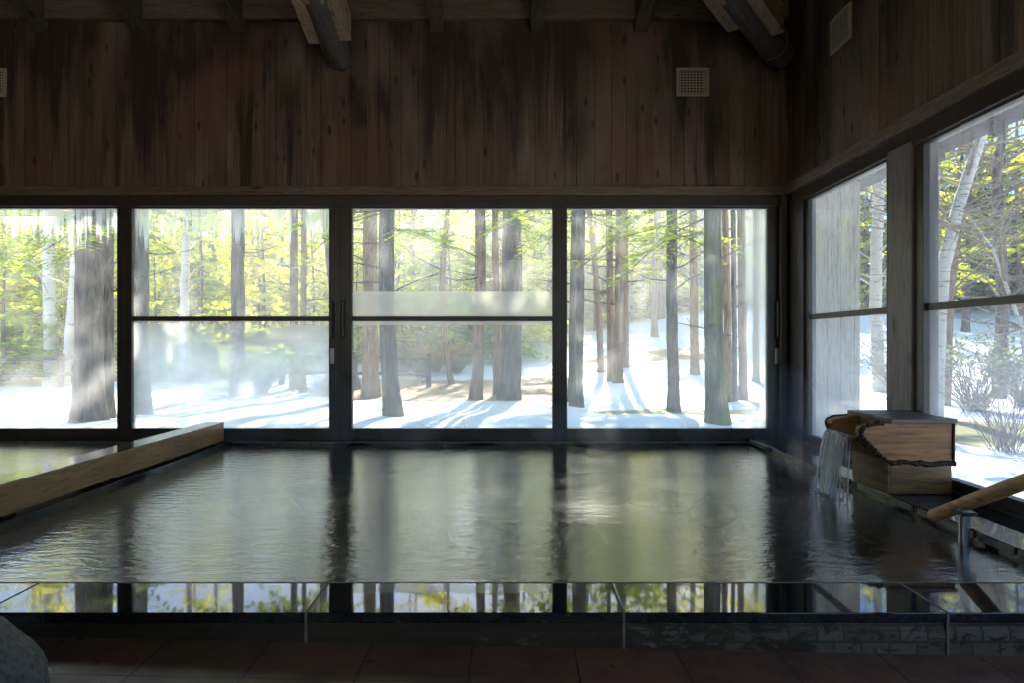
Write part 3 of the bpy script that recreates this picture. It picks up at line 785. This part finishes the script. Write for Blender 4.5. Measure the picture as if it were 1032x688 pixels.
def trunk_mesh(H, r0, r1, seed, lean=0, n=10, flare=1.6):
    random.seed(seed); b = MB(); pts = []; rad = []
    for k in range(12):
        t_ = k / 11; z = -.3 + (H + .3) * t_ ** 1.4
        pts.append((lean * H * t_ + .05 * math.sin(t_ * 7 + seed), .04 * math.cos(t_ * 6 + seed), z)); rad.append(r0 + (r1 - r0) * t_ + r0 * (flare - 1) * math.exp(-max(0, z) / .25))
    b.tube(pts, rad, n, jitter=.05); o = b.build('trunk', M['bark1'], smooth=True); return o.data, o
PROTO = []
def drop(o): bpy.data.objects.remove(o)

fir_kinds = []
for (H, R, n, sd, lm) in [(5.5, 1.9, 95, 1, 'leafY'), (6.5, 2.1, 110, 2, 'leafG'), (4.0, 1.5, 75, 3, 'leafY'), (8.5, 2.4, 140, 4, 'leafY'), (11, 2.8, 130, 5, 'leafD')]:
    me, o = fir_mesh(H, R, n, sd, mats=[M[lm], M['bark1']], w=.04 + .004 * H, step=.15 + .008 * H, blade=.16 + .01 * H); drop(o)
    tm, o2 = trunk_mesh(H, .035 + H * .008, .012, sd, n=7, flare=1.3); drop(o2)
    fir_kinds.append((me, tm, H, lm))
def put_tree(name, loc, tm, cm, label, cat='tree', group=None, rot=None, sc=1.0, bm_=None):
    r = empty(name, loc); r.rotation_euler.z = random.uniform(0, 6.28) if rot is None else rot; r.scale = (sc, sc, sc)
    tag(r, label, cat, group)
    for nm, me in (('trunk', tm), ('crown', cm)):
        if me is None: continue
        c = bpy.data.objects.new(nm, me); COL.objects.link(c); c.parent = r
    return r

# main trees: (px base, py base, width px, px at the top of the window, y-mid offset, material, label, crown type)
TR = [
 (51, 389, 11, 48, 0, 'birch', 'white birch trunk, the straight one of the pair behind the far left pane', 'b'),
 (64, 389, 9, 78, 3, 'birch', 'white birch trunk leaning right beside the straight birch', 'b'),
 (90, 424, 25, 90, 0, 'bark1', 'thickest dark grey trunk, seen in the far left pane', 'h'),
 (108, 421, 12, 108, 0, 'bark1', 'narrower trunk hidden behind the thickest trunk at its right', 'h'),
 (143, 417, 15, 141, 0, 'bark1', 'dark trunk just right of the first window divider', 'h'),
 (187, 385, 8, 190, -3, 'birch', 'slim pale birch in the second window', 'b'),
 (240, 398, 13, 240, 0, 'bark1', 'hazy grey trunk in the middle of the second window', 'h'),
 (296, 392, 8, 296, 0, 'bark2', 'left of two slim reddish trunks in the second window', 'h'),
 (305, 396, 6, 306, 0, 'bark2', 'right of two slim reddish trunks in the second window', 'n'),
 (357, 392, 12, 330, -4, 'bark1', 'trunk half hidden behind the double stile, flared at the base', 'n'),
 (374, 400, 15, 373, 0, 'bark2', 'light brown trunk left of the dark one in the third window', 'h'),
 (396, 419, 16, 390, -3, 'bark1', 'dark knotted trunk standing nearest in the third window', 'h'),
 (455, 387, 6, 452, -8, 'bark2', 'bent thin tree forking low in the third window', 'n'),
 (480, 402, 11, 484, 2, 'bark2', 'medium brown trunk in the middle right of the third window', 'h'),
 (501, 398, 7, 499, 0, 'bark2', 'slim reddish trunk just left of the thick mossy one', 'n'),
 (508, 396, 7, 510, 0, 'bark2', 'second slim trunk touching the thick one in the third window', 'n'),
 (513, 403, 18, 516, 3, 'bark1', 'thick grey trunk at the right of the third window', 'h'),
 (416, 360, 4, 416, 0, 'bark1', 'very thin far trunk right of the knotted trunk', 'n'),
 (528, 348, 4, 533, 0, 'bark2', 'very thin far pale trunk right of the thick grey one', 'n'),
 (575, 405, 6, 578, 0, 'bark1', 'slim trunk twin at the left edge of the fourth window', 'n'),
 (581, 410, 12, 585, 0, 'bark1', 'straight trunk at the left edge of the fourth window', 'h'),
 (606, 375, 6, 594, 2, 'bark2', 'thin pale trunk leaning left in the fourth window', 'n'),
 (616, 384, 7, 614, 0, 'bark2', 'left of two tan trunks growing from one spot', 'n'),
 (623, 386, 9, 625, 0, 'bark2', 'right of two tan trunks growing from one spot', 'h'),
 (631, 370, 6, 630, 0, 'bark2', 'faint tan trunk behind the pair of tan trunks', 'n'),
 (679, 414, 11, 677, -1, 'bark1', 'brown trunk in the middle of the fourth window', 'h'),
 (700, 377, 8, 698, 0, 'bark2', 'faint far trunk just left of the mossy trunk', 'n'),
 (723, 426, 19, 718, -1, 'bark3', 'big mossy trunk nearest in the fourth window', 'h'),
 (735, 405, 7, 731, 0, 'bark2', 'first thin trunk right of the mossy trunk', 'n'),
 (741, 404, 5, 739, 0, 'bark1', 'second thin trunk right of the mossy trunk', 'n'),
 (749, 403, 8, 747, 0, 'bark2', 'third thin trunk behind the misted right end of the window', 'n'),
 (762, 385, 6, 762, 0, 'bark1', 'faint trunk behind the misted glass beside the corner', 'n'),
 (887, 395, 11, 885, -3, 'birch', 'pale birch seen through the first side window', 'b'),
]
def big_crown(b, X, Y, zt, R, n, seed, lx=0, z0=5.0, avoid=True):
    random.seed(seed)
    for i in range(n):
        z = z0 + (zt - z0) * (i + random.random()) / n; a = random.uniform(0, 6.283)
        ln = R * (1 - .55 * (z - z0) / (zt - z0)) * random.uniform(.5, 1.05)
        leaf_branch(b, (X + lx * z, Y, z), (math.cos(a), math.sin(a), random.uniform(-.1, .25)), ln, random.uniform(.15, .45), .17, .2, .05)
hid = 0
for (px, py, w, pt, mid, mt, label, kind) in TR:
    random.seed(hash(label) % 1000 if False else px * 3 + py); hid += 1
    X, Y = locate(px, py); z0 = gz(X, Y); r = w / F * Y / 2
    zt = E + (344 - 210) / F * Y; Xt = (pt - 516) / F * Y
    zm = (z0 + zt) / 2; Xm = (X + Xt) / 2 + mid / F * Y
    root = empty('birch_tree' if kind == 'b' else 'forest_tree', (X, Y, z0)); tag(root, label, 'tree')
    H = {'h': 13.5, 'n': 10, 'b': 9.5}[kind]; H = max(H, zt + 1.5)
    pts = []; rad = []
    zz = z0 - .3; fl = .42 if kind == 'h' else .4
    while zz < H:
        t_ = (zz - z0) / max(.1, (zt - z0))
        xx = X * (1 - t_) + Xt * t_ + (Xm - (X + Xt) / 2) * 4 * t_ * (1 - t_) if t_ < 1 else Xt + (Xt - X) * .4 * (t_ - 1)
        hh = max(0, zz - z0); rr = r * (1.06 - .12 * min(t_, 1)) * (1 - .75 * max(0, hh - (zt - z0)) / (H - zt + .01)) + r * fl * math.exp(-hh / (r * 1.6 + .03))
        pts.append((xx + .1 * r * mnoise.noise(Vector((zz * 1.3, px, 0))), Y, zz)); rad.append(max(.01, rr)); zz += .22 if zz < zt else .6
    b = MB(); b.tube(pts, rad, 16, jitter=.035); b.build('trunk', M[mt], root, smooth=True)
    # branches crossing the view
    b = MB(); nb = {'h': 9, 'n': 5, 'b': 12}[kind]
    for k in range(nb):
        zb_ = random.uniform(z0 + (zt - z0) * .45, zt + 1.0); i = min(len(pts) - 1, max(0, int((zb_ - z0 + .3) / .22))); p = Vector(pts[i]) if zb_ < zt else Vector((Xt, Y, zb_))
        a = random.uniform(0, 6.28); ln = random.uniform(.5, 1.6) * (Y / 16) ** .5; dv = Vector((math.cos(a), math.sin(a), random.uniform(-.1, .5) if kind != 'b' else random.uniform(.3, 1)))
        q1 = p + dv * ln * .5 + Vector((0, 0, random.uniform(-.1, .1))); q2 = p + dv * ln + Vector((random.uniform(-.2, .2), 0, random.uniform(-.2, .15)))
        b.tube([p, q1, q2], [.022 * Y / 14, .012 * Y / 14, .005], 5, cap=False)
        for _ in range(3):
            s_ = q1.lerp(q2, random.random()); b.tube([s_, s_ + Vector((random.uniform(-.4, .4), random.uniform(-.3, .3), random.uniform(-.25, .3)))], [.008 * Y / 14, .003], 4, cap=False)
    b.mi = [1] * len(b.f)
    if kind != 'b' or py > 300:
        n_ = {'h': 100 if Y < 20 else 40, 'n': 24, 'b': 14}[kind]; R_ = {'h': 2.8, 'n': 1.7, 'b': 1.6}[kind]  # near crowns above the view made denser to keep sun off the pool
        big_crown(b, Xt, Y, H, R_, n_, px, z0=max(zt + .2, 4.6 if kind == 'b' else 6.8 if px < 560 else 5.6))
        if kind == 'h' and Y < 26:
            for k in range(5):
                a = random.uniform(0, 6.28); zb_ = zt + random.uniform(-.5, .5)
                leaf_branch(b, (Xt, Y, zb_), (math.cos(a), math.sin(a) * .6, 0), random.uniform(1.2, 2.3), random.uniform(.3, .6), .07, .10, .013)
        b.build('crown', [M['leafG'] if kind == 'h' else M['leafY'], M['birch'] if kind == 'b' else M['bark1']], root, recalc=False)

# understorey firs filling the wood behind the trunks
random.seed(99)
def sector_tree(rlo, rhi, ylo, yhi, kinds, n, label, group, name='young_fir', smin=.8, smax=1.2, ok=lambda x, y: True):
    c = 0; tries = 0; placed = []
    while c < n and tries < n * 40:
        tries += 1
        y = math.sqrt(random.uniform(ylo ** 2, yhi ** 2)); r = random.uniform(rlo, rhi); x = r * y
        if not ok(x, y): continue
        if any((x - a) ** 2 + (y - b_) ** 2 < (1.3 + .02 * y) ** 2 for a, b_ in placed): continue
        placed.append((x, y)); k = random.choice(kinds); me, tm, H, lm = fir_kinds[k]
        put_tree(name, (x, y, gz(x, y) - .05), tm, me, label, 'tree', group, sc=random.uniform(smin, smax)); c += 1
sector_tree(-.95, .02, 25, 40, [0, 1, 3, 3, 2], 85, 'young evergreen in the sunlit thicket behind the left and middle windows', 'young firs in the left thicket', smin=.95, smax=1.3)
sector_tree(-.92, -.42, 20, 25, [0, 1, 2], 9, 'young evergreen standing forward of the thicket near the fence on the left', 'young firs near the fence', smin=.9, smax=1.15)
sector_tree(.02, .42, 44, 56, [0, 1, 3, 3], 58, 'young evergreen at the far edge of the snowfield behind the fourth window', 'young firs beyond the snowfield', smin=1.4, smax=2.1)
sector_tree(-1.0, .45, 52, 68, [3, 4, 1], 40, 'tall conifer closing the woods far behind the back windows', 'tall conifers closing the wood', name='tall_conifer', smin=1.0, smax=1.3)
sector_tree(.5, 1.25, 36, 52, [4, 3, 4], 44, 'dark tall conifer in the row behind the side window snowfield', 'dark conifers behind the side snowfield', name='tall_conifer', smin=1.0, smax=1.5)
# tall bare far trunks with high crowns
tall = []
for sd in range(3):
    tm, o = trunk_mesh(15, .16 + .03 * sd, .05, 20 + sd, lean=.01 * (sd - 1)); o.data.materials.clear(); o.data.materials.append(M[['bark1', 'bark2', 'bark2'][sd]]); drop(o)
    random.seed(sd + 50); b = MB(); big_crown(b, 0, 0, 15, 3.0, 60, sd + 70, z0=3.8 - sd * .2); o = b.build('crown', [M[['leafG', 'leafY', 'leafY'][sd]], M['bark1']], recalc=False); drop(o) if False else None
    tall.append((tm, o.data)); drop(o)
random.seed(5)
def tall_trees(rlo, rhi, ylo, yhi, n, label, group):
    pl = []
    for _ in range(n * 12):
        if len(pl) >= n: break
        y = random.uniform(ylo, yhi); x = random.uniform(rlo, rhi) * y
        if any((x - a) ** 2 + (y - b_) ** 2 < 4 for a, b_ in pl): continue
        pl.append((x, y)); tm, cm = random.choice(tall)
        put_tree('tall_pine', (x, y, gz(x, y) - .05), tm, cm, label, 'tree', group, sc=random.uniform(.8, 1.1))
tall_trees(-.92, .4, 27, 46, 24, 'tall slender pine among the distant trees behind the back windows', 'slender distant pines')
keep = tall; tall = tall[1:]
tall_trees(.03, .42, 37, 46, 9, 'slender pine with yellow-green crown rising from the snow behind the fourth window', 'yellow-green pines in the snowfield')
tall_trees(-.9, 0, 30, 38, 4, 'slender pine with yellow-green crown standing forward in the left wood', 'yellow-green pines in the left wood')
tall = keep
tall_trees(.62, 1.15, 24, 42, 16, 'tall slender pine beyond the side window', 'slender pines at the side')

# low shrubs
def shrub(name, x, y, R, H, n, leafm, label, group=None, leaves=3, lw=.03, tw=.008):
    root = empty(name, (x, y, gz(x, y))); tag(root, label, 'shrub', group); b = MB(); l = MB(); z0 = gz(x, y) - .05
    for i in range(n):
        a = random.uniform(0, 6.28); rr = R * random.uniform(.3, 1); p0 = Vector((x + random.uniform(-.15, .15), y + random.uniform(-.15, .15), z0))
        p2 = Vector((x + math.cos(a) * rr, y + math.sin(a) * rr, z0 + H * random.uniform(.5, 1))); p1 = p0.lerp(p2, .5) + Vector((0, 0, H * .15))
        b.tube([p0, p1, p2], [tw, tw * .7, tw * .3], 4, cap=False)
        for k in range(leaves):
            q = p1.lerp(p2, random.random() ** .6); d = Vector((random.uniform(-1, 1), random.uniform(-1, 1), random.uniform(-.4, .8))).normalized(); e = q + d * lw * 4
            wv = d.cross(Vector((random.uniform(-1, 1), random.uniform(-1, 1), 1))).normalized() * lw
            l.quad(q, q.lerp(e, .5) + wv, e, q.lerp(e, .5) - wv)
            if k % 2 == 0: b.tube([q, q + d * .25], [tw * .4, tw * .2], 3, cap=False)
    b.build('stems', M['twig'], root)
    if leaves: l.build('leaves', leafm, root, recalc=False)
random.seed(12)
for i, (px, py, R, H, lm, lab) in enumerate([(425, 380, 1.3, 1.1, 'leafO', 'low orange-green shrub behind the knotted trunk'), (405, 378, 1.2, 1.0, 'leafS', 'low grey-green shrub beside the knotted trunk'),
        (460, 376, 1.2, 1.1, 'leafO', 'low shrub behind the bent thin tree'), (262, 396, 1.3, 1.3, 'leafG', 'green shrub behind the fogged second window'), (438, 374, 1.4, 1.2, 'leafG', 'green shrub among the low orange shrubs')]):
    X, Y = locate(px, py); shrub('woodland_shrub', X, Y, R, H, 90, M[lm], lab, None, 5, .05, .012)
for i, (x, y, R, H, lab) in enumerate([(8.9, 12.2, 1.6, 1.45, 'left twiggy shrub with pale leaves outside the second side window'), (10.8, 13.4, 1.7, 1.6, 'middle twiggy shrub with pale leaves outside the second side window'), (9.6, 15.6, 1.6, 1.6, 'twiggy shrub furthest out in the side snowfield')]):
    shrub('twiggy_shrub', x, y, R, H, 130, M['leafS'], lab, None, 6, .025, .008)
shrub('bare_shrub', 6.4, 8.2, 1.0, 1.3, 60, M['leafS'], 'leafless shrub close outside the second side window', None, 2, .018, .006)

# leaning birch outside the second side window
def free_tree(name, pts, rad, mt, label, nb, seed, blen=1.6, bup=.4):
    random.seed(seed); root = empty(name, pts[0]); tag(root, label, 'tree'); P = [Vector(p) for p in pts]
    fine = []; fr = []
    for i in range(len(P) - 1):
        for k in range(5): fine.append(P[i].lerp(P[i + 1], k / 5)); fr.append(rad[i] + (rad[i + 1] - rad[i]) * k / 5)
    fine.append(P[-1]); fr.append(rad[-1])
    b = MB(); b.tube(fine, fr, 14, jitter=.03); b.build('trunk', M[mt], root, smooth=True)
    b = MB()
    for k in range(nb):
        i = random.randrange(len(fine) // 3, len(fine)); p = fine[i]; a = random.uniform(0, 6.28)
        d = Vector((math.cos(a), math.sin(a), random.uniform(-.2, bup + .4))); q1 = p + d * blen * .5; q2 = q1 + (d + Vector((random.uniform(-.4, .4), random.uniform(-.4, .4), .2))) * blen * .5
        b.tube([p, q1, q2], [.025, .015, .005], 5, cap=False)
        for _ in range(7):
            s_ = p.lerp(q1, random.random()) if random.random() < .4 else q1.lerp(q2, random.random()); e = s_ + Vector((random.uniform(-.7, .7), random.uniform(-.5, .5), random.uniform(-.5, .5)))
            b.tube([s_, e], [.008, .002], 4, cap=False); b.tube([s_.lerp(e, .5), s_.lerp(e, .5) + Vector((random.uniform(-.4, .4), 0, random.uniform(-.4, .4)))], [.005, .002], 3, cap=False)
    b.build('branches', M['twig'], root)
def side(px, py, Y): return ((px - 516) / F * Y, Y, E - (py - 344) / F * Y)
g0 = side(940, 420, 11); g0 = (g0[0], 11, gz(g0[0], 11) - .2)
free_tree('birch_tree', [g0, side(945, 330, 11), side(950, 270, 11), side(968, 200, 10.8), side(985, 150, 10.6), side(1005, 90, 10.4), side(1020, 30, 10.2)], [.16, .12, .11, .10, .085, .07, .04], 'birch', 'leaning birch with many twigs outside the second side window', 26, 3, 2.2)
free_tree('birch_tree', [(side(1040, 410, 10)[0], 10, gz(7.9, 10) - .2), side(1030, 330, 10), side(1000, 250, 10), side(975, 215, 10)], [.04, .03, .02, .01], 'birch', 'thin bare sapling crossing the second side window', 16, 4, 1.6)
free_tree('bare_tree', [(11.5, 15, gz(11.5, 15) - .2), (11.6, 15, 2), (11.3, 14.8, 5), (11.7, 14.6, 8)], [.16, .13, .10, .05], 'bark1', 'bare dark tree further right outside the side window', 40, 6, 3.0)
free_tree('bare_tree', [(9.2, 13.5, gz(9.2, 13.5) - .2), (9.3, 13.5, 2), (9.7, 13.4, 5), (9.5, 13.3, 8)], [.10, .08, .06, .03], 'bark2', 'bare slim tree outside the side window', 40, 8, 2.6)

# rustic rail fence behind the left windows
t = empty('rail_fence', (-12, 19, gz(-12, 19))); tag(t, 'weathered two-rail wooden fence crossing the snow behind the left windows', 'fence')
x = -17.9
while x < -2.3:
    z = gz(x, 19); b = MB(); b.box(x - .07, x + .07, 18.93, 19.07, z - .3, z + 1.0); b.build('fence_post', M['fence'], t)
    x += 2.2
for h in (.38, .86):
    b = MB(); b.tube([(xx, 19 - .08, gz(xx, 19) + h) for xx in [-17.9 + 2.2 * k for k in range(8)]], (.05), 6, jitter=.1); b.build('fence_rail', M['fence'], t)
# stake in the side snowfield
X, Y, Z = side(1008, 350, 15); b = MB(); b.box(X - .04, X + .04, Y - .04, Y + .04, gz(X, Y) - .1, side(1008, 318, 15)[2]); b.box(X - .1, X + .1, Y - .03, Y + .03, side(1008, 318, 15)[2], side(1008, 318, 15)[2] + .07)
tag(b.build('wooden_stake', M['fence'], bevel=.01), 'lone dark stake standing in the snow outside the side window', 'stake')

# exterior board screen and lean-to eave to the right
b = MB(); x = 2.45
while x < 3.27: b.box(x, min(x + .128, 3.28), 5.98, 6.03, -.7, 3.1); x += .13
b.box(2.45, 3.28, 6.03, 6.08, -.7, 3.1)
o = b.build('board_screen', M['ext'], bevel=.003); tag(o, 'pale vertical board screen outside the first side window', 'screen')
b = MB(); slab(b, [(2.40, YF, 2.74), (2.40, 6.2, 2.74), (3.38, 6.2, 2.44), (3.38, YF, 2.44)], .07)
for yy in [YF + .3 + .6 * k for k in range(14)]: slab(b, [(2.40, yy, 2.66), (2.40, yy + .06, 2.66), (3.34, yy + .06, 2.37), (3.34, yy, 2.37)], .08)
struct(b.build('trim_20', M['rafter']), 'lean-to eave outside the side windows')

hz, nt, out = mat('haze_and_bloom')
vs = nt.nodes.new('ShaderNodeVolumeScatter'); vs.inputs['Color'].default_value = (1, .99, .96, 1); vs.inputs['Density'].default_value = .013; vs.inputs['Anisotropy'].default_value = .55  # scatter serves as haze and also stands in for lens bloom
L(nt, vs.outputs[0], out.inputs['Volume']); hz.cycles.homogeneous_volume = True if hasattr(hz.cycles, 'homogeneous_volume') else None
b = MB(); b.prism_z([(-60, 14.0), (6.5, 14.0), (26, 70), (26, 76), (-60, 76)], -2.5, 16); tag(b.build('haze', hz), 'thin bright sunlit haze among the forest trees, also standing in for lens bloom', 'haze', kind='stuff')
sm, nt, out = mat('steam')
vs = nt.nodes.new('ShaderNodeVolumeScatter'); vs.inputs['Color'].default_value = (1, 1, 1, 1); vs.inputs['Density'].default_value = .5; vs.inputs['Anisotropy'].default_value = .4
L(nt, vs.outputs[0], out.inputs['Volume'])
random.seed(31)
spots = [(-1.35, 4.95, .16, .30), (-.75, 4.85, .22, .16), (.35, 4.95, .20, .18), (.75, 4.8, .25, .14), (1.45, 4.85, .20, .22), (1.95, 4.6, .24, .34), (1.70, 3.55, .20, .20), (2.0, 4.1, .16, .30), (-2.0, 4.9, .22, .15)]
for i, (x, y, r, h) in enumerate(spots):
    bm = bmesh.new(); bmesh.ops.create_icosphere(bm, subdivisions=3, radius=1)
    for v in bm.verts:
        k = 1 + .35 * mnoise.noise(v.co * 1.3 + Vector((i * 5, 0, 0))); v.co = Vector((v.co.x * r * k, v.co.y * r * .6 * k, v.co.z * h * k))
    me = bpy.data.meshes.new('steam_wisp'); bm.to_mesh(me); bm.free(); me.materials.append(sm)
    o = bpy.data.objects.new('steam_wisp', me); COL.objects.link(o); o.location = (x, y, .16 + h * .9)
    tag(o, 'faint wisp of white steam rising from the hot water', 'steam', 'steam wisps over the pool', 'stuff')
# ------------------------------------------------------------------ light, world, camera
w = bpy.data.worlds.new('World'); SC.world = w; w.use_nodes = True; nt = w.node_tree; nt.nodes.clear()
sky = nt.nodes.new('ShaderNodeTexSky'); sky.sky_type = 'NISHITA'; sky.sun_disc = False
sky.sun_elevation = math.radians(38); sky.sun_rotation = math.radians(8); sky.air_density = 1.2; sky.dust_density = .3; sky.ozone_density = 2.5
bg = nt.nodes.new('ShaderNodeBackground'); bg.inputs[1].default_value = .42
L(nt, mixc(nt, 1.0, sky.outputs[0], (.72, .88, 1.08), 'MULTIPLY'), bg.inputs[0]); wo = nt.nodes.new('ShaderNodeOutputWorld'); L(nt, bg.outputs[0], wo.inputs[0])
ld = bpy.data.lights.new('sun', 'SUN'); ld.energy = 21.0; ld.angle = math.radians(.6); ld.color = (1, .93, .80)
lo = bpy.data.objects.new('sun', ld); COL.objects.link(lo)
sd = Vector((.13, 1.0, .80)).normalized(); lo.rotation_euler = sd.to_track_quat('Z', 'Y').to_euler(); lo.location = sd * 60

cd = bpy.data.cameras.new('camera'); cd.sensor_width = 36; cd.lens = F * 36 / 1032; cd.clip_end = 300
co = bpy.data.objects.new('camera', cd); COL.objects.link(co); co.location = (0, 0, E); co.rotation_euler = (math.radians(90), 0, 0); SC.camera = co

SC.view_settings.view_transform = 'Standard'; SC.view_settings.look = 'None'; SC.view_settings.gamma = 1; SC.view_settings.exposure = 0.28
SC.view_settings.use_curve_mapping = False
c = SC.cycles
c.max_bounces = 8; c.diffuse_bounces = 4; c.glossy_bounces = 4; c.transparent_max_bounces = 24; c.transmission_bounces = 6
c.sample_clamp_indirect = 6; c.caustics_reflective = False; c.caustics_refractive = False
c.use_denoising = True; c.use_adaptive_sampling = True; c.adaptive_threshold = .02
